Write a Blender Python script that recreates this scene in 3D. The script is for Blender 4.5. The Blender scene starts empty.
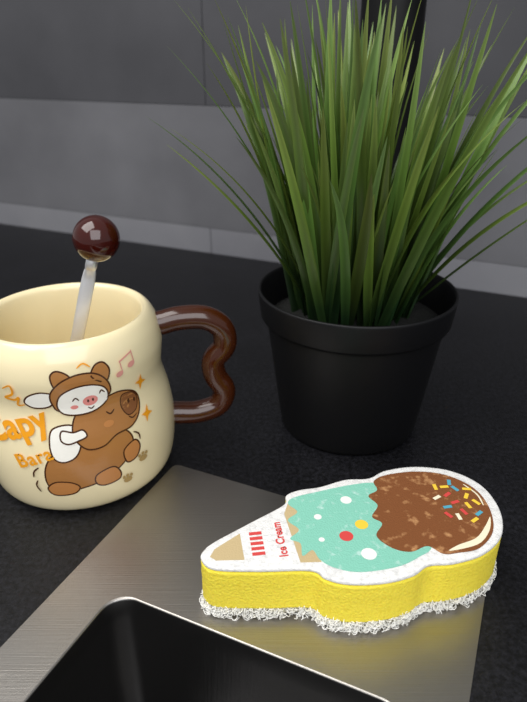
import bpy, bmesh, math, random
from mathutils import Vector, Matrix
random.seed(11)
CM=0.01
sc=bpy.context.scene
try:
    sc.view_settings.view_transform='Standard'
    sc.view_settings.look='None'
except Exception: pass

# ------------------------------------------------------------ helpers
def lin(h):
    h=h.lstrip('#'); o=[]
    for i in (0,2,4):
        c=int(h[i:i+2],16)/255
        o.append(c/12.92 if c<=.04045 else ((c+.055)/1.055)**2.4)
    return (*o,1)

def mat(name,col,rough=.5,metal=0,spec=.5,noise=None,bump=None,coat=0,sss=0,mix2=None):
    """noise=(scale,detail,color2,lo,hi)  bump=(scale,strength,dist)"""
    m=bpy.data.materials.new(name); m.use_nodes=True
    nt=m.node_tree; b=nt.nodes['Principled BSDF']
    c=lin(col) if isinstance(col,str) else col
    b.inputs['Base Color'].default_value=c
    b.inputs['Roughness'].default_value=rough
    b.inputs['Metallic'].default_value=metal
    b.inputs['Specular IOR Level'].default_value=spec
    if coat:
        b.inputs['Coat Weight'].default_value=coat
        b.inputs['Coat Roughness'].default_value=.05
    if sss:
        b.inputs['Subsurface Weight'].default_value=sss
        b.inputs['Subsurface Radius'].default_value=(.004,.003,.001)
        b.inputs['Subsurface Scale'].default_value=1
    tc=nt.nodes.new('ShaderNodeTexCoord')
    if noise:
        n=nt.nodes.new('ShaderNodeTexNoise'); n.inputs['Scale'].default_value=noise[0]; n.inputs['Detail'].default_value=noise[1]
        nt.links.new(tc.outputs['Object'],n.inputs['Vector'])
        r=nt.nodes.new('ShaderNodeValToRGB')
        r.color_ramp.elements[0].position=noise[3]; r.color_ramp.elements[0].color=c
        r.color_ramp.elements[1].position=noise[4]; r.color_ramp.elements[1].color=lin(noise[2])
        nt.links.new(n.outputs['Fac'],r.inputs['Fac']); nt.links.new(r.outputs['Color'],b.inputs['Base Color'])
    if bump:
        n=nt.nodes.new('ShaderNodeTexNoise'); n.inputs['Scale'].default_value=bump[0]; n.inputs['Detail'].default_value=4
        nt.links.new(tc.outputs['Object'],n.inputs['Vector'])
        bp=nt.nodes.new('ShaderNodeBump'); bp.inputs['Strength'].default_value=bump[1]; bp.inputs['Distance'].default_value=bump[2]
        nt.links.new(n.outputs['Fac'],bp.inputs['Height']); nt.links.new(bp.outputs['Normal'],b.inputs['Normal'])
    return m

def empty(name,loc=(0,0,0)):
    e=bpy.data.objects.new(name,None); e.empty_display_size=.02
    e.location=Vector(loc)*CM
    sc.collection.objects.link(e); return e

def addobj(name,me,m,parent=None,smooth=True):
    if m is not None: me.materials.append(m)
    o=bpy.data.objects.new(name,me); sc.collection.objects.link(o)
    if parent is not None:
        o.parent=parent
        o.matrix_parent_inverse=Matrix.Translation(parent.location).inverted()
    if smooth:
        for p in me.polygons: p.use_smooth=True
    return o

def mk(name,verts,faces,m,parent=None,smooth=True):
    me=bpy.data.meshes.new(name)
    me.from_pydata([Vector(v)*CM for v in verts],[],faces); me.update()
    bm=bmesh.new(); bm.from_mesh(me); bmesh.ops.recalc_face_normals(bm,faces=bm.faces[:]); bm.to_mesh(me); bm.free()
    return addobj(name,me,m,parent,smooth)

def cr(pts,n=8,closed=True):
    out=[]; N=len(pts); rng=N if closed else N-1
    for i in range(rng):
        if closed: p0,p1,p2,p3=[pts[(i+k-1)%N] for k in range(4)]
        else: p0,p1,p2,p3=pts[max(i-1,0)],pts[i],pts[i+1],pts[min(i+2,N-1)]
        for j in range(n):
            t=j/n
            out.append(tuple(.5*((2*b)+(-a+c)*t+(2*a-5*b+4*c-d)*t*t+(-a+3*b-3*c+d)*t**3) for a,b,c,d in zip(p0,p1,p2,p3)))
    if not closed: out.append(tuple(pts[-1]))
    return out

def lathe(name,prof,c,m,parent,seg=128):
    vs=[];fs=[];n=len(prof)
    for i in range(seg):
        a=2*math.pi*i/seg
        for r,z in prof: vs.append((c[0]+r*math.cos(a),c[1]+r*math.sin(a),c[2]+z))
    for i in range(seg):
        for j in range(n-1):
            a=i*n+j;b=((i+1)%seg)*n+j
            fs.append((a,b,b+1,a+1))
    me=bpy.data.meshes.new(name); me.from_pydata([Vector(v)*CM for v in vs],[],fs)
    bm=bmesh.new(); bm.from_mesh(me); bmesh.ops.remove_doubles(bm,verts=bm.verts[:],dist=1e-6)
    bmesh.ops.dissolve_degenerate(bm,edges=bm.edges[:],dist=1e-7)
    bmesh.ops.recalc_face_normals(bm,faces=bm.faces[:]); bm.to_mesh(me); bm.free()
    return addobj(name,me,m,parent)

def sweep(name,pts,ra,rb,m,parent,up=(0,1,0),seg=24):
    """elliptical tube; ra along 'up'-like normal, rb binormal; ra/rb number or list"""
    vs=[];fs=[];n=len(pts); P=[Vector(p) for p in pts]
    for i,p in enumerate(P):
        t=(P[min(i+1,n-1)]-P[max(i-1,0)]).normalized()
        u=Vector(up); u=(u-t*u.dot(t)).normalized(); w=t.cross(u)
        a=ra[i] if isinstance(ra,list) else ra; b=rb[i] if isinstance(rb,list) else rb
        for k in range(seg):
            th=2*math.pi*k/seg
            vs.append(p+u*a*math.cos(th)+w*b*math.sin(th))
    for i in range(n-1):
        for k in range(seg):
            a=i*seg+k;b=i*seg+(k+1)%seg
            fs.append((a,b,b+seg,a+seg))
    fs.append(tuple(range(seg))[::-1]); fs.append(tuple((n-1)*seg+k for k in range(seg)))
    return mk(name,vs,fs,m,parent)

def box(name,lo,hi,m,parent=None,fr=lambda a,b,c:(a,b,c),bev=0):
    vs=[fr(x,y,z) for x in (lo[0],hi[0]) for y in (lo[1],hi[1]) for z in (lo[2],hi[2])]
    fs=[(0,1,3,2),(4,6,7,5),(0,4,5,1),(2,3,7,6),(0,2,6,4),(1,5,7,3)]
    o=mk(name,vs,fs,m,parent,False)
    if bev:
        md=o.modifiers.new('b','BEVEL'); md.width=bev*CM; md.segments=3
    return o

# counter frame: the counter, sink and wall are turned relative to the camera
E1=(.911,-.412); E2=(.412,.911)
def E(a,b,z=0): return (a*E1[0]+b*E2[0],a*E1[1]+b*E2[1],z)

# ------------------------------------------------------------ materials
M_ceramic=mat('ceramic_cream','#F1E2B8',.22,coat=.3,spec=.45)
M_brown=mat('glazed_brown','#3E1B09',.15,coat=.3)
M_ball=mat('lacquered_redbrown','#3A0E07',.12,coat=.4)
M_steelp=mat('polished_steel',(.92,.92,.94,1),.36,.8)
M_pot=mat('black_plastic','#0d0d0f',.5,spec=.3,bump=(900,.08,.0004))
M_soil=mat('dark_soil','#0a0c08',.9,bump=(300,.8,.003))
M_blackmetal=mat('matte_black_metal','#060607',.5,spec=.3)
M_foam=mat('yellow_foam','#FBE546',.85,noise=(900,3,'#EDD232',.52,.75),bump=(1000,.6,.001),sss=.2)
M_white=mat('white_nonwoven','#ECEBE8',.9,bump=(1500,.6,.0008),noise=(500,2,'#D0CFCD',.48,.75))
M_mint=mat('print_mint','#84C8B2',.85,noise=(260,5,'#B3DACE',.58,.72),bump=(1500,.5,.0007))
M_choc=mat('print_chocolate','#7C4820',.85,noise=(240,7,'#BC8A5A',.57,.72),bump=(1500,.5,.0007))
M_beige=mat('print_cone','#C4AE82',.85,bump=(1500,.4,.0006))
M_cream=mat('print_cream','#EFE6C8',.85)
M_red=mat('print_red','#D24440',.8); M_yel=mat('print_yellow','#EFC93B',.8)
M_blue=mat('print_blue','#4FA3B8',.8); M_dotw=mat('print_white','#ECEBE6',.85)
M_scour=mat('scour_wire','#FAF9F3',.35,spec=.8)
M_score=mat('scour_core','#D2CDB4',.9,bump=(600,1,.002),noise=(500,3,'#8d8868',.5,.65))
D_brown=mat('decal_brown','#A97440',.25); D_dbrown=mat('decal_darkbrown','#835431',.25)
D_line=mat('decal_outline','#4A2A16',.25); D_white=mat('decal_white','#F7F4EA',.2)
D_pink=mat('decal_pink','#E58E86',.25); D_gold=mat('decal_gold','#EE9F1E',.3); D_tan=mat('decal_tan','#BD8048',.25)
D_note=mat('decal_note','#DC9A8E',.25); D_paw=mat('decal_paw','#B0935C',.25)

def counter_mat():
    m=mat('black_countertop','#121214',.38,spec=.3)
    nt=m.node_tree;b=nt.nodes['Principled BSDF'];tc=nt.nodes.new('ShaderNodeTexCoord')
    n1=nt.nodes.new('ShaderNodeTexNoise');n1.inputs['Scale'].default_value=420;n1.inputs['Detail'].default_value=6;n1.inputs['Roughness'].default_value=.75
    n2=nt.nodes.new('ShaderNodeTexNoise');n2.inputs['Scale'].default_value=22;n2.inputs['Detail'].default_value=5
    for n in(n1,n2): nt.links.new(tc.outputs['Object'],n.inputs['Vector'])
    r=nt.nodes.new('ShaderNodeValToRGB');e=r.color_ramp.elements
    e[0].position=.42;e[0].color=lin('#09090b');e[1].position=.75;e[1].color=lin('#2a2a30')
    nt.links.new(n1.outputs['Fac'],r.inputs['Fac'])
    mx=nt.nodes.new('ShaderNodeMixRGB');mx.blend_type='MULTIPLY';mx.inputs[0].default_value=.6
    r2=nt.nodes.new('ShaderNodeValToRGB');r2.color_ramp.elements[0].position=.35;r2.color_ramp.elements[0].color=(.45,.45,.45,1);r2.color_ramp.elements[1].position=.65
    nt.links.new(n2.outputs['Fac'],r2.inputs['Fac'])
    nt.links.new(r.outputs['Color'],mx.inputs[1]);nt.links.new(r2.outputs['Color'],mx.inputs[2]);nt.links.new(mx.outputs[0],b.inputs['Base Color'])
    bp=nt.nodes.new('ShaderNodeBump');bp.inputs['Strength'].default_value=.45;bp.inputs['Distance'].default_value=.0005
    nt.links.new(n1.outputs['Fac'],bp.inputs['Height']);nt.links.new(bp.outputs['Normal'],b.inputs['Normal'])
    rr=nt.nodes.new('ShaderNodeMapRange');rr.inputs[3].default_value=.36;rr.inputs[4].default_value=.54
    nt.links.new(n2.outputs['Fac'],rr.inputs[0]);nt.links.new(rr.outputs[0],b.inputs['Roughness'])
    return m
M_counter=counter_mat()

def steel_mat(name,col,rough):
    m=mat(name,col,rough,1)
    nt=m.node_tree;b=nt.nodes['Principled BSDF'];tc=nt.nodes.new('ShaderNodeTexCoord')
    mp=nt.nodes.new('ShaderNodeMapping');mp.inputs['Rotation'].default_value=(0,0,math.radians(24.3));mp.inputs['Scale'].default_value=(25,1800,25)
    n=nt.nodes.new('ShaderNodeTexNoise');n.inputs['Scale'].default_value=1;n.inputs['Detail'].default_value=3
    nt.links.new(tc.outputs['Object'],mp.inputs['Vector']);nt.links.new(mp.outputs[0],n.inputs['Vector'])
    bp=nt.nodes.new('ShaderNodeBump');bp.inputs['Strength'].default_value=.18;bp.inputs['Distance'].default_value=.0004
    nt.links.new(n.outputs['Fac'],bp.inputs['Height']);nt.links.new(bp.outputs['Normal'],b.inputs['Normal'])
    return m
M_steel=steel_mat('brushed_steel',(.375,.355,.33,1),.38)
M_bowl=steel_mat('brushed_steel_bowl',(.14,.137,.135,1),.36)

def wall_mat(name,c1,c2):
    return mat(name,c1,.6,noise=(9,7,c2,.35,.7),bump=(60,.1,.001))
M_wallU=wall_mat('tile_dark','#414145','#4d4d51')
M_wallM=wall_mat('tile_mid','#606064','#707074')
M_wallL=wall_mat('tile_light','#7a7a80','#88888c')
M_grout=mat('grout','#38383c',.9)

# ------------------------------------------------------------ room
wall=empty('wall_back')
WB=56.3
box('grout',(-120,WB+.12,-10),(90,WB+3,60),M_grout,wall,E)
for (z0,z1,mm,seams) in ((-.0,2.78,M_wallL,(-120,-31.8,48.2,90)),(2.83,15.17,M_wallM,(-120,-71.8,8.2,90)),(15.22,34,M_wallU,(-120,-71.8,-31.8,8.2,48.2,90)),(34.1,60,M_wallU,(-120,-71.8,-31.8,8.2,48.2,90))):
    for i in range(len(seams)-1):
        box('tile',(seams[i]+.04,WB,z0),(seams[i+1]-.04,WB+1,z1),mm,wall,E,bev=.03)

def rrect(x0,y0,x1,y1,r,n=10):
    out=[]
    for cx,cy,a0 in ((x1-r,y1-r,0),(x0+r,y1-r,90),(x0+r,y0+r,180),(x1-r,y0+r,270)):
        for k in range(n+1):
            a=math.radians(a0+90*k/n); out.append((cx+r*math.cos(a),cy+r*math.sin(a)))
    return out
def ringmesh(name,outer,inner,z,thick,m,parent=None):
    bm=bmesh.new(); es=[]
    for lp in (outer,inner):
        vs=[bm.verts.new(Vector(E(a,b,z))*CM) for a,b in lp]
        for i in range(len(vs)): es.append(bm.edges.new((vs[i],vs[(i+1)%len(vs)])))
    r=bmesh.ops.triangle_fill(bm,edges=es,use_beauty=True)
    fs=[f for f in bm.faces]
    for f in fs:
        f.normal_update()
        if f.normal.z<0: f.normal_flip()
    bnd=[e for e in bm.edges if len(e.link_faces)==1]
    ex=bmesh.ops.extrude_edge_only(bm,edges=bnd)
    for v in ex['geom']:
        if isinstance(v,bmesh.types.BMVert): v.co.z-=thick*CM
    me=bpy.data.meshes.new(name); bm.to_mesh(me); bm.free()
    return addobj(name,me,m,parent,False)
HX0,HX1,HY0,HY1=-12.9,-.7,-16,13.7
ringmesh('countertop',[(-120,-30),(90,-30),(90,WB),(-120,WB)],rrect(HX0-.6,HY0-.6,HX1+.6,HY1+.6,1.4),0,4,M_counter)
sink=empty('kitchen_sink')
PT=.07
hole=rrect(HX0,HY0,HX1,HY1,1.0,12)
ringmesh('steel_rim',rrect(-15.2,-19,1.05,22.0,.35,6),hole,PT,PT-.002,M_steel,sink)
# bowl
def inset_rr(d,r): return rrect(HX0+d,HY0+d,HX1-d,HY1-d,max(r,.2),12)
loops=[(0,PT),(.03,PT-.01),(.06,PT-.04),(.08,PT-.09),(.11,-1),(.2,-6),(.3,-13),(.6,-14.2),(1.6,-15),(3,-15.2)]
vs=[];fs=[];n=0
for d,z in loops:
    lp=inset_rr(d,1.0+d*.5); n=len(lp)
    vs+= [E(a,b,z) for a,b in lp]
for i in range(len(loops)-1):
    for k in range(n):
        a=i*n+k;b=i*n+(k+1)%n; fs.append((a,b,b+n,a+n))
fs.append(tuple((len(loops)-1)*n+k for k in range(n)))
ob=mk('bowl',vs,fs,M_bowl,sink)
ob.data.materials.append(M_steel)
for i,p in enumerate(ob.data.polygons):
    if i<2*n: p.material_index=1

# ------------------------------------------------------------ mug
MC=(-9.6,26.8,0)
mug=empty('coffee_mug',MC)
outp=[(3.5,.0),(4.15,.1),(4.55,.55),(4.78,1.6),(4.84,3.0),(4.68,4.3),(4.44,5.3),(4.38,5.9),(4.46,6.6),(4.52,7.3),(4.4,8.05),(4.15,8.6),(3.9,8.85)]
inp=[(3.7,8.8),(3.57,8.5),(3.55,7.5),(3.75,5.5),(4.0,3.2),(3.8,1.2),(2.8,.65)]
prof=[(0,0.02),(2.4,.02),(2.9,0)]+cr(outp+inp,6,False)+[(0,.6)]
lathe('body',prof,MC,M_ceramic,mug)
dense=cr(outp,12,False)
def rz(z):
    for i in range(len(dense)-1):
        if dense[i][1]<=z<=dense[i+1][1]:
            t=(z-dense[i][1])/(dense[i+1][1]-dense[i][1]+1e-9); return dense[i][0]*(1-t)+dense[i+1][0]*t
    return 4.2
hp=[(4.1,7.7),(4.6,7.78),(5.5,7.94),(6.75,7.84),(7.6,7.2),(7.72,6.2),(7.12,5.4),(7.15,4.5),(7.62,3.5),(7.25,2.6),(6.1,2.28),(4.9,2.4),(4.3,2.4)]
hd=(math.cos(math.radians(12)),math.sin(math.radians(12)))
hpp=[(MC[0]+hd[0]*d,MC[1]+hd[1]*d,z) for d,z in cr(hp,8,False)]
sweep('handle',hpp,.62,.62,M_brown,mug,up=(-hd[1],hd[0],0),seg=28)

# spoon
B=Vector((-7.4,26,12.6)); T=Vector((-10.75,24.85,1.2))
spoon=empty('teaspoon',B)
bmv=bmesh.new(); bmesh.ops.create_uvsphere(bmv,u_segments=48,v_segments=32,radius=1.03*CM,matrix=Matrix.Translation(B*CM))
me=bpy.data.meshes.new('ball'); bmv.to_mesh(me); bmv.free(); addobj('knob',me,M_ball,spoon)
dirn=(T-B).normalized()
st=[B+dirn*s for s in (.85,1.0,1.3,1.45,1.5,2,3,5,8,10,10.8)]
ww=[.22,.27,.27,.24,.27,.31,.31,.29,.24,.24,.3]; tt=[.2,.24,.24,.12,.08,.07,.07,.07,.07,.07,.07]
sweep('stem',st,tt,ww,M_steelp,spoon,up=(.15,-1,0),seg=16)
sb=[];sf=[]
u=Vector((.25,-1,0)); u=(u-dirn*u.dot(dirn)).normalized(); w=dirn.cross(u); cb=B+dirn*10.6
for i in range(9):
    for k in range(16):
        rr=i/8; a=2*math.pi*k/16
        sb.append(cb+dirn*math.cos(a)*rr*1.0+w*math.sin(a)*rr*.7+u*.25*(rr*rr-1))
for i in range(8):
    for k in range(16):
        a=i*16+k;b=i*16+(k+1)%16; sf.append((a,b,b+16,a+16))
o=mk('bowl',sb,sf,M_steelp,spoon); o.modifiers.new('s','SOLIDIFY').thickness=.0006

# ---- flat artwork engine
def build_flat(name,bm,mapf,m,parent,grid,off):
    bmesh.ops.triangulate(bm,faces=bm.faces[:])
    if grid:
        xs=[v.co.x for v in bm.verts]; ys=[v.co.y for v in bm.verts]
        for ax,(lo,hi) in enumerate(((min(xs),max(xs)),(min(ys),max(ys)))):
            k=math.floor(lo/grid)+1
            while k*grid<hi:
                co=[0,0,0]; no=[0,0,0]; co[ax]=k*grid; no[ax]=1
                bmesh.ops.bisect_plane(bm,geom=bm.verts[:]+bm.edges[:]+bm.faces[:],plane_co=co,plane_no=no,dist=1e-5)
                k+=1
    for v in bm.verts: v.co=Vector(mapf(v.co.x,v.co.y,off))*CM
    bmesh.ops.recalc_face_normals(bm,faces=bm.faces[:])
    me=bpy.data.meshes.new(name); bm.to_mesh(me); bm.free()
    return addobj(name,me,m,parent,False)
class Art:
    def __init__(s,mapf,parent,grid,base,step): s.m=mapf;s.p=parent;s.g=grid;s.o=base;s.st=step
    def fill(s,name,pts,m,smooth=6):
        P=cr(pts,smooth) if smooth else pts
        bm=bmesh.new(); bm.faces.new([bm.verts.new((x,y,0)) for x,y in P])
        s.o+=s.st; return build_flat(name,bm,s.m,m,s.p,s.g,s.o)
    def stroke(s,name,pts,wd,m,closed=True,smooth=6):
        P=cr(pts,smooth,closed) if smooth else list(pts)
        n=len(P); L=[];R=[]
        for i in range(n):
            a=P[(i-1)%n] if closed else P[max(i-1,0)]; b=P[(i+1)%n] if closed else P[min(i+1,n-1)]
            dx,dy=b[0]-a[0],b[1]-a[1]; l=math.hypot(dx,dy) or 1
            h=wd/2*(1 if closed else (.5+.5*min(1,2*min(i,n-1-i)/max(n-1,1)*2)))
            L.append((P[i][0]-dy/l*h,P[i][1]+dx/l*h)); R.append((P[i][0]+dy/l*h,P[i][1]-dx/l*h))
        bm=bmesh.new()
        lv=[bm.verts.new((x,y,0)) for x,y in L]; rv=[bm.verts.new((x,y,0)) for x,y in R]
        for i in range(n if closed else n-1):
            j=(i+1)%n
            bm.faces.new((lv[i],lv[j],rv[j],rv[i]))
        s.o+=s.st; return build_flat(name,bm,s.m,m,s.p,s.g,s.o)
    def shape(s,name,pts,m,lw=1.5,lm=None):
        s.fill(name,pts,m); s.stroke(name+'_line',pts,lw,lm or D_line)
    def ell(s,name,cx,cy,rx,ry,m,rot=0):
        r=math.radians(rot)
        pts=[]
        for k in range(24):
            a=2*math.pi*k/24; x=rx*math.cos(a); y=ry*math.sin(a)
            pts.append((cx+x*math.cos(r)-y*math.sin(r),cy+x*math.sin(r)+y*math.cos(r)))
        return s.fill(name,pts,m,0)
    def text(s,name,body,size,x0,y0,rot,m,off=.02,flip=True,sx=1,space=1):
        cu=bpy.data.curves.new(name,'FONT'); cu.body=body; cu.size=1; cu.offset=off; cu.resolution_u=4; cu.align_x='CENTER'; cu.align_y='CENTER'; cu.space_character=space
        to=bpy.data.objects.new('tmp',cu); sc.collection.objects.link(to)
        me=bpy.data.meshes.new_from_object(to)
        bpy.data.objects.remove(to)
        bm=bmesh.new(); bm.from_mesh(me); bpy.data.meshes.remove(me)
        r=math.radians(rot)
        for v in bm.verts:
            x=v.co.x*size*sx; y=v.co.y*size
            X=x*math.cos(r)-y*math.sin(r); Y=x*math.sin(r)+y*math.cos(r)
            v.co=Vector((x0+X,y0-Y if flip else y0+Y,0))
        bmesh.ops.remove_doubles(bm,verts=bm.verts[:],dist=1e-5)
        s.o+=s.st; return build_flat(name,bm,s.m,m,s.p,s.g,s.o)

# ---- mug print: design sheet units (0.0465 x 0.052 cm), wrapped on the body
dl=math.hypot(MC[0],MC[1]); F=(-MC[0]/dl,-MC[1]/dl); R=(-F[1],F[0])
def mugmap(x,y,off):
    z=4.9-(y-430)*.052; r=rz(z); la=(x-82)*.0465
    th=math.asin(max(-.985,min(.985,la/r))); q=r+off
    return (MC[0]+q*(math.cos(th)*F[0]+math.sin(th)*R[0]),MC[1]+q*(math.cos(th)*F[1]+math.sin(th)*R[1]),z)
a=Art(mugmap,mug,5,.006,.0015)
a.shape('capy_body',[(46,456),(40,470),(42,485),(56,491),(72,489),(88,486),(104,480),(117,472),(126,462),(127,450),(118,440),(100,436),(80,436),(60,444)],D_brown)
a.shape('foot_back',[(40,487),(48,480),(62,481),(70,487),(64,494),(46,495)],D_tan)
a.shape('foot_front',[(88,477),(104,473),(111,481),(109,489),(94,491),(86,486)],D_tan)
a.shape('foot_far',[(117,461),(129,455),(134,463),(129,473),(119,474)],D_tan)
a.shape('pig_body',[(54,428),(49,442),(51,455),(60,459),(72,454),(78,440),(72,426)],D_white)
a.shape('capy_head',[(72,436),(75,420),(86,411),(103,407),(120,405),(134,411),(139,421),(137,433),(128,441),(112,443),(98,450),(82,449)],D_brown)
a.shape('capy_muzzle',[(122,410),(132,411),(137,418),(135,428),(126,430),(120,420)],D_dbrown,1)
a.ell('nostril',128,418,1.3,2.2,D_line); a.ell('nostril',134,419,1.1,2,D_line)
a.stroke('mouth',[(126,431),(130,434),(135,432)],1.2,D_line,False)
a.stroke('capy_eye',[(105,420),(109,423),(113,420)],1.5,D_line,False)
a.shape('capy_ear',[(82,414),(84,407),(91,406),(94,412),(89,417)],D_dbrown,1.2)
a.ell('capy_cheek',106,431,5,3,D_tan)
a.shape('pig_arm',[(62,430),(60,438),(66,442),(76,440),(84,437),(81,431),(72,432)],D_white)
a.shape('pig_ear_left',[(62,396),(50,392),(38,396),(34,403),(42,408),(56,406)],D_white)
a.shape('hood_ear_l',[(64,390),(60,378),(66,373),(76,378),(78,388)],D_brown)
a.shape('hood_ear_r',[(96,382),(100,373),(108,372),(113,380),(108,390)],D_brown)
a.shape('hood',[(58,404),(58,393),(68,383),(84,378),(100,380),(110,390),(111,402),(100,406),(66,412)],D_brown)
a.shape('pig_face',[(62,406),(66,396),(78,390),(92,389),(104,393),(109,401),(106,410),(94,416),(78,417),(66,414)],D_white)
a.ell('snout',92,405,7,5,D_pink,-5); a.ell('sn',90,405,1,1.7,D_line); a.ell('sn',94.5,404.5,1,1.7,D_line)
a.stroke('pig_eye',[(76,403),(79,400),(82,403)],1.4,D_line,False); a.stroke('pig_eye',[(101,400),(103,397),(106,400)],1.4,D_line,False)
a.ell('cheek',77,409,3.5,2,D_pink)
a.stroke('pig_mouth',[(89,411),(92,413),(95,411)],1.2,D_line,False)
a.text('text_capy','Capy',31,20,428,20,D_gold,.03,space=1.0)
a.text('text_bara','Bara',18,33,455,20,D_gold,.02,space=1.1)
a.stroke('squiggle',[(17,391),(24,387),(25,395),(18,400),(26,401),(30,398),(28,406),(34,405)],2.0,D_gold,False)
def star(cx,cy,r):
    P=[]
    for k in range(8):
        q=r if k%2==0 else r*.36; an=k*math.pi/4+.15; P.append((cx+q*math.cos(an)*.75,cy+q*math.sin(an)))
    a.fill('star',P,D_gold,0)
star(142,405,8); star(145,437,8)
a.ell('note',122,387,3.6,2.6,D_note,-20); a.ell('note',134,382,3.6,2.6,D_note,-20)
a.stroke('note_s',[(125,386),(123,375)],1.8,D_note,False,0); a.stroke('note_s',[(137,381),(135,370)],1.8,D_note,False,0); a.stroke('note_b',[(122.5,376),(135.5,371)],3,D_note,False,0)
for cx,cy in ((117,491),(135,475)):
    a.ell('paw',cx,cy+2,4.5,3.2,D_paw)
    for k in (-1,0,1): a.ell('paw_toe',cx+k*3.8,cy-3.2+abs(k),1.5,1.8,D_paw)
a.stroke('move',[(36,463),(31,468),(30,474)],1.5,D_line,False); a.stroke('move',[(33,477),(31,483),(34,490)],1.5,D_line,False)
a.stroke('move',[(128,446),(133,450),(134,456)],1.4,D_line,False)
a.stroke('move',[(84,372),(90,369),(96,373)],1.4,D_gold,False)

# ------------------------------------------------------------ sponge
top=[(-2.38,16.98),(-2.3,17.4),(-1.9,17.85),(-.55,18.89),(.85,19.98),(1.0,20.6),(1.6,20.95),(2.5,21.15),(3.68,21.65),(4.75,21.75),(5.6,22.3),(7.06,22.6),(8.62,22.3),(9.69,21.3),(9.98,19.79),(9.58,18.3),(8.56,17.29),(7.27,16.8),(6.25,16.68),(5.55,16.2),(4.45,15.86),(3.15,15.8),(2.3,16.05),(1.75,16.45),(-.13,16.42),(-1.85,16.5)]
SC=(3.8,18.6,0)
sponge=empty('ice_cream_sponge',SC)
base=cr(top,12)
def offs(P,d):
    out=[];n=len(P)
    for i in range(n):
        ax,ay=P[i-3];bx,by=P[(i+3)%n]; dx,dy=bx-ax,by-ay;l=math.hypot(dx,dy)
        out.append((P[i][0]+(-dy/l)*d*1.0,P[i][1]+(dx/l)*d))
    return out
Z0=PT
def stack(name,layers,m,jit=0):
    vs=[];fs=[];n=len(base)
    for d,z in layers:
        for (x,y) in offs(base,d): vs.append((x+random.uniform(-jit,jit),y+random.uniform(-jit,jit),Z0+z))
    for i in range(len(layers)-1):
        for k in range(n):
            a_=i*n+k;b_=i*n+(k+1)%n; fs.append((a_,b_,b_+n,a_+n))
    fs.append(tuple((len(layers)-1)*n+k for k in range(n)))
    fs.append(tuple(range(n))[::-1])
    me=bpy.data.meshes.new(name); me.from_pydata([Vector(v)*CM for v in vs],[],fs)
    bm=bmesh.new(); bm.from_mesh(me); bmesh.ops.triangulate(bm,faces=[f for f in bm.faces if len(f.verts)>4]); bmesh.ops.recalc_face_normals(bm,faces=bm.faces[:]); bm.to_mesh(me); bm.free()
    return addobj(name,me,m,sponge,True)
stack('foam',[(-.04,.5),(0,.56)]+[(.0+random.uniform(-.008,.008),.62+.15*i) for i in range(12)]+[(0,2.42)],M_foam,.006)
stack('scour_core',[(-.25,.04),(-.14,.12),(-.12,.3),(-.12,.52)],M_score,.05)
stack('cover',[(-.02,2.47),(.0,2.5),(.01,2.55),(-.0,2.61),(-.03,2.65),(-.09,2.66)],M_white)
cu=bpy.data.curves.new('scour_curls','CURVE'); cu.dimensions='3D'; cu.bevel_depth=.016*CM; cu.bevel_resolution=1
n=len(base)
for q in range(2900):
    i=random.randrange(n); t=random.random()
    p=base[i]; p2=base[(i+1)%n]; x=p[0]*(1-t)+p2[0]*t; y=p[1]*(1-t)+p2[1]*t
    a0=base[i-3]; b0=base[(i+3)%n]; dx,dy=b0[0]-a0[0],b0[1]-a0[1]; l=math.hypot(dx,dy)
    d=random.uniform(-.16,.05); x+=-dy/l*d; y+=dx/l*d
    z=random.uniform(.02,.56)
    r=random.uniform(.06,.14)
    ax=Vector((random.gauss(0,1),random.gauss(0,1),random.gauss(0,1))).normalized(); bx=ax.orthogonal().normalized(); cx=ax.cross(bx)
    sp=cu.splines.new('POLY'); m_=7; sp.points.add(m_-1); a00=random.random()*6.28; sw=random.uniform(3,6)
    for k in range(m_):
        an=a00+sw*k/(m_-1); v=Vector((x,y,z))+bx*r*math.cos(an)+cx*r*math.sin(an)+ax*.1*(k/m_-.5)
        sp.points[k].co=(v.x*CM,v.y*CM,(Z0+max(.02,v.z))*CM,1)
cu.materials.append(M_scour)
co=bpy.data.objects.new('scour_curls',cu); sc.collection.objects.link(co); co.parent=sponge; co.matrix_parent_inverse=Matrix.Translation(sponge.location).inverted()

b=Art(lambda x,y,off:(x,y,Z0+2.66+off),sponge,0,.003,.001)
b.fill('cone_upper',[(.86,19.4),(1.1,20.25),(1.6,20.3),(2.2,16.75),(1.4,16.72)],M_beige,0)
b.fill('cone_tip',[(-2.05,17.0),(-1.9,17.4),(-.95,18.25),(-.72,16.85),(-1.8,16.82)],M_beige,0)
for k in range(5):
    y0=17.05+k*.27; x0=-.42-.038*k
    b.fill('stripe',[(x0,y0),(x0+.5,y0+.07),(x0+.48,y0+.24),(x0-.02,y0+.17)],M_red,0)
b.text('red_text','Ice Cream',.48,.66,17.95,99,M_red,.03,False,.9,1.05)
b.fill('mint_scoop',[(1.3,20.4),(2.4,20.8),(3.86,21.25),(5.0,21.4),(6.2,21.0),(7,19.5),(6.6,17.6),(5.95,17.0),(5.0,16.5),(3.6,16.25),(2.68,16.45),(2.15,16.85),(1.9,17.35),(1.5,17.05),(1.45,17.7),(1.05,17.95),(1.43,18.45),(1.0,19.0),(1.42,19.5),(1.05,20.0)],M_mint)
for cx,cy,r,mm in ((3.55,20.25,.24,M_dotw),(4.05,17.15,.3,M_dotw),(2.25,19.2,.16,M_dotw),(3.3,18.1,.28,M_red),(4.0,18.75,.27,M_yel),(2.3,17.9,.12,M_dotw)):
    b.ell('dot',cx,cy,r,r,mm)
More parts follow.
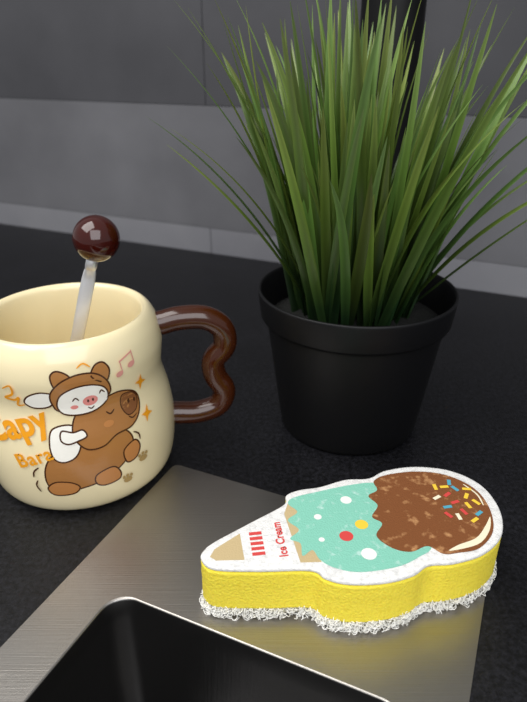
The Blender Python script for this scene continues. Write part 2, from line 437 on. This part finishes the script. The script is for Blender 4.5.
b.fill('chocolate_scoop',[(4.95,21.5),(5.6,21.95),(7.0,22.2),(8.3,21.95),(9.28,21.05),(9.55,19.8),(9.25,18.4),(8.4,17.45),(7.5,17.2),(6.9,17.15),(6.4,17.55),(5.7,17.25),(5.0,17.45),(4.5,18.1),(4.85,18.8),(4.5,19.2),(4.85,19.9),(4.55,20.5),(5.0,20.9)],M_choc)
b.fill('cream_swirl',[(9.4,19.2),(9.1,18.4),(8.4,17.65),(7.2,17.3),(7.6,17.6),(8.45,18.0),(9.05,18.7)],M_cream)
b.stroke('cream_line',[(9.35,19.9),(9.3,20.6),(8.9,21.3)],.07,M_cream,False)
cols=[M_yel,M_red,M_blue,M_cream,M_yel,M_red,M_blue,M_yel]
k=0
for (x,y) in ((7.6,21.1),(8.0,20.6),(8.45,21.0),(7.5,20.4),(8.8,20.5),(8.2,20.1),(7.8,19.8),(8.7,19.9),(9.1,20.1),(8.4,19.5),(9.0,19.4),(8.1,19.2),(8.7,19.0),(7.7,19.3),(8.3,21.4),(8.95,20.95),(8.0,21.1)):
    an=random.uniform(0,3.14); dx,dy=.19*math.cos(an),.19*math.sin(an); 
    b.fill('sprinkle',[(x-dx-dy*.42,y-dy+dx*.42),(x+dx-dy*.42,y+dy+dx*.42),(x+dx+dy*.42,y+dy-dx*.42),(x-dx+dy*.42,y-dy-dx*.42)],cols[k%8],0); k+=1

# ------------------------------------------------------------ plant
PC=(5.1,31,0)
plant=empty('potted_grass',PC)
lathe('pot',[(0,0),(3.7,0),(3.95,.08),(4.02,.25),(4.9,6.6),(4.96,6.85),(5.2,6.9),(5.25,7.0),(5.4,8.3),(5.42,8.42),(5.38,8.48),(5.28,8.47),(5.22,8.35),(4.95,6.9),(4.8,6.2)],PC,M_pot,plant)
lathe('soil',[(0,7.1),(2.5,7.2),(4,6.9),(4.84,6.6),(4.8,6.3)],PC,M_soil,plant,64)
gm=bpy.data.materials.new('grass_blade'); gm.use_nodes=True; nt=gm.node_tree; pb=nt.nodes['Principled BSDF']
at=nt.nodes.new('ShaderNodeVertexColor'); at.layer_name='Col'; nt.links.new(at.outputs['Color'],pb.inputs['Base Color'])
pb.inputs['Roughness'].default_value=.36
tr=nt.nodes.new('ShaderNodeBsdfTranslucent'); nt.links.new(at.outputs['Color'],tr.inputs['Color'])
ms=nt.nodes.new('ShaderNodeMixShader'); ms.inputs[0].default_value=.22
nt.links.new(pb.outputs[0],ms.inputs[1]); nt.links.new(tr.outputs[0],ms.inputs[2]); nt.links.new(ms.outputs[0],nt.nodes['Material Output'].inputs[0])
V=[];Fc=[];C=[]
def blade(bx,by,az,L,p0,p1,w0,tw,pw=1.6,shade=None):
    NS=18; x,y,z=PC[0]+bx,PC[1]+by,6.9
    sh=shade if shade is not None else random.uniform(.5,1.5); warm=random.uniform(-.1,.2)
    pos=Vector((x,y,z)); st=len(V)
    sway=random.uniform(-.12,.12)
    for i in range(NS+1):
        s=i/NS; ph=p0+(p1-p0)*s**pw
        hh=Vector((math.cos(az+sway*s*3),math.sin(az+sway*s*3),0))
        t=hh*math.sin(ph)+Vector((0,0,math.cos(ph)))
        side=Vector((-hh.y,hh.x,0)); nn=side.cross(t)
        a_=tw*(1-.4*s); sd=side*math.cos(a_)+nn*math.sin(a_); n2=t.cross(sd)
        w=w0*(.7+.3*min(1,s*4))*(1-s**3)**.85+.015
        V.extend([pos-sd*w/2,pos+n2*w*.18,pos+sd*w/2])
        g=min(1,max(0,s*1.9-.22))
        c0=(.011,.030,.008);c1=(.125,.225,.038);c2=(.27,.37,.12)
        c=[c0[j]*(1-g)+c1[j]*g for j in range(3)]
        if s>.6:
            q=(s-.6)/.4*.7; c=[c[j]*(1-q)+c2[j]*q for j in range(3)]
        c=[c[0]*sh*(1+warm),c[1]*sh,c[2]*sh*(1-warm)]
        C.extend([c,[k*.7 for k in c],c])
        pos=pos+t*(L/NS)
    for i in range(NS):
        a_=st+i*3
        Fc.extend([(a_,a_+1,a_+4,a_+3),(a_+1,a_+2,a_+5,a_+4)])
for q in range(215):
    az=random.uniform(0,2*math.pi); rr=random.uniform(0,1)**.6*3.1
    az2=az+random.uniform(-.8,.8); e=rr/3.1
    p0=.02+e*.24+random.uniform(-.06,.08); p1=p0+random.uniform(-.15,.7)*(.35+e*.65)
    L=random.uniform(9,17.3)*(1-.1*e)
    blade(rr*math.cos(az)-.25,rr*math.sin(az),az2,L,p0,p1,random.uniform(.42,.64),random.uniform(-.9,.9))
for (bx,by,az,L,p0,p1) in ((-2.3,-.5,3.2,13.5,.45,1.0),(-2,.3,3.1,15.5,.32,.8),(-1.6,-1,3.3,17,.25,.75),(-2.2,-.8,3.4,12,.5,.95),(-1.8,.5,2.9,16.5,.3,.62),
        (2.2,-.6,.05,14,.5,1.0),(2.3,.4,.2,12,.6,1.25),(2,-.8,-.1,16,.3,.8),(2.4,-.4,-.15,11,.75,.9),(1.8,.6,.15,16.5,.3,.75),(2.1,-1,-.3,12.5,.5,1.3),(-2.0,-1.2,3.6,13,.4,1.0),(1.6,-1.5,-.8,13,.3,.9)):
    blade(bx,by,az,L,p0,p1,.46,random.uniform(-.5,.5),1.3,random.uniform(.8,1.1))
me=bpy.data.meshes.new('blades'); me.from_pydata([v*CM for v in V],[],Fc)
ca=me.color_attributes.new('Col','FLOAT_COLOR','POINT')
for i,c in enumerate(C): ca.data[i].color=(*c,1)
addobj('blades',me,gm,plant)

# ------------------------------------------------------------ faucet behind the plant
fx,fy=7.9,42
fa=empty('kitchen_faucet',(fx,fy,0))
lathe('base',[(0,0),(2.9,0),(2.9,.5),(2.6,.8),(2.0,1.0),(2.0,1.2)],(fx,fy,0),M_blackmetal,fa,48)
pp=[(fx,fy,.8),(fx,fy,10),(fx,fy,20),(fx,fy,30)]+[(fx+7-7*math.cos(t),fy-2*(1-math.cos(t)),30+7*math.sin(t)) for t in [math.pi*k/12 for k in range(1,13)]]
sweep('neck',pp,1.95,1.95,M_blackmetal,fa,up=(0.27,1,0),seg=32)

# ------------------------------------------------------------ lights
def area(name,loc,target,size,power,col=(1,1,1)):
    l=bpy.data.lights.new(name,'AREA'); l.energy=power; l.size=size*CM; l.color=col
    o=bpy.data.objects.new(name,l); sc.collection.objects.link(o); o.location=Vector(loc)*CM
    d=Vector(target)-Vector(loc); o.rotation_euler=d.to_track_quat('-Z','Y').to_euler(); return o
area('window_light',(-45,8,95),(0,28,5),75,9.0,(1,.98,.95))
area('front_fill_light',(15,-70,75),(2,20,3),100,10.5,(.97,.98,1))  # unseen soft fill added behind the camera to brighten front-facing sides such as the foam
w=bpy.data.worlds.new('w'); sc.world=w; w.use_nodes=True
w.node_tree.nodes['Background'].inputs[0].default_value=(.95,.97,1,1); w.node_tree.nodes['Background'].inputs[1].default_value=.34

# ------------------------------------------------------------ camera
cd=bpy.data.cameras.new('cam'); cam=bpy.data.objects.new('camera',cd); sc.collection.objects.link(cam); sc.camera=cam
cd.sensor_fit='VERTICAL'; cd.sensor_height=36; cd.lens=36*600/702; cd.clip_start=.01
cam.location=(0,0,.20); cam.rotation_euler=(math.radians(90-26.5),0,0)
cd.dof.use_dof=True; cd.dof.focus_distance=.25; cd.dof.aperture_fstop=13
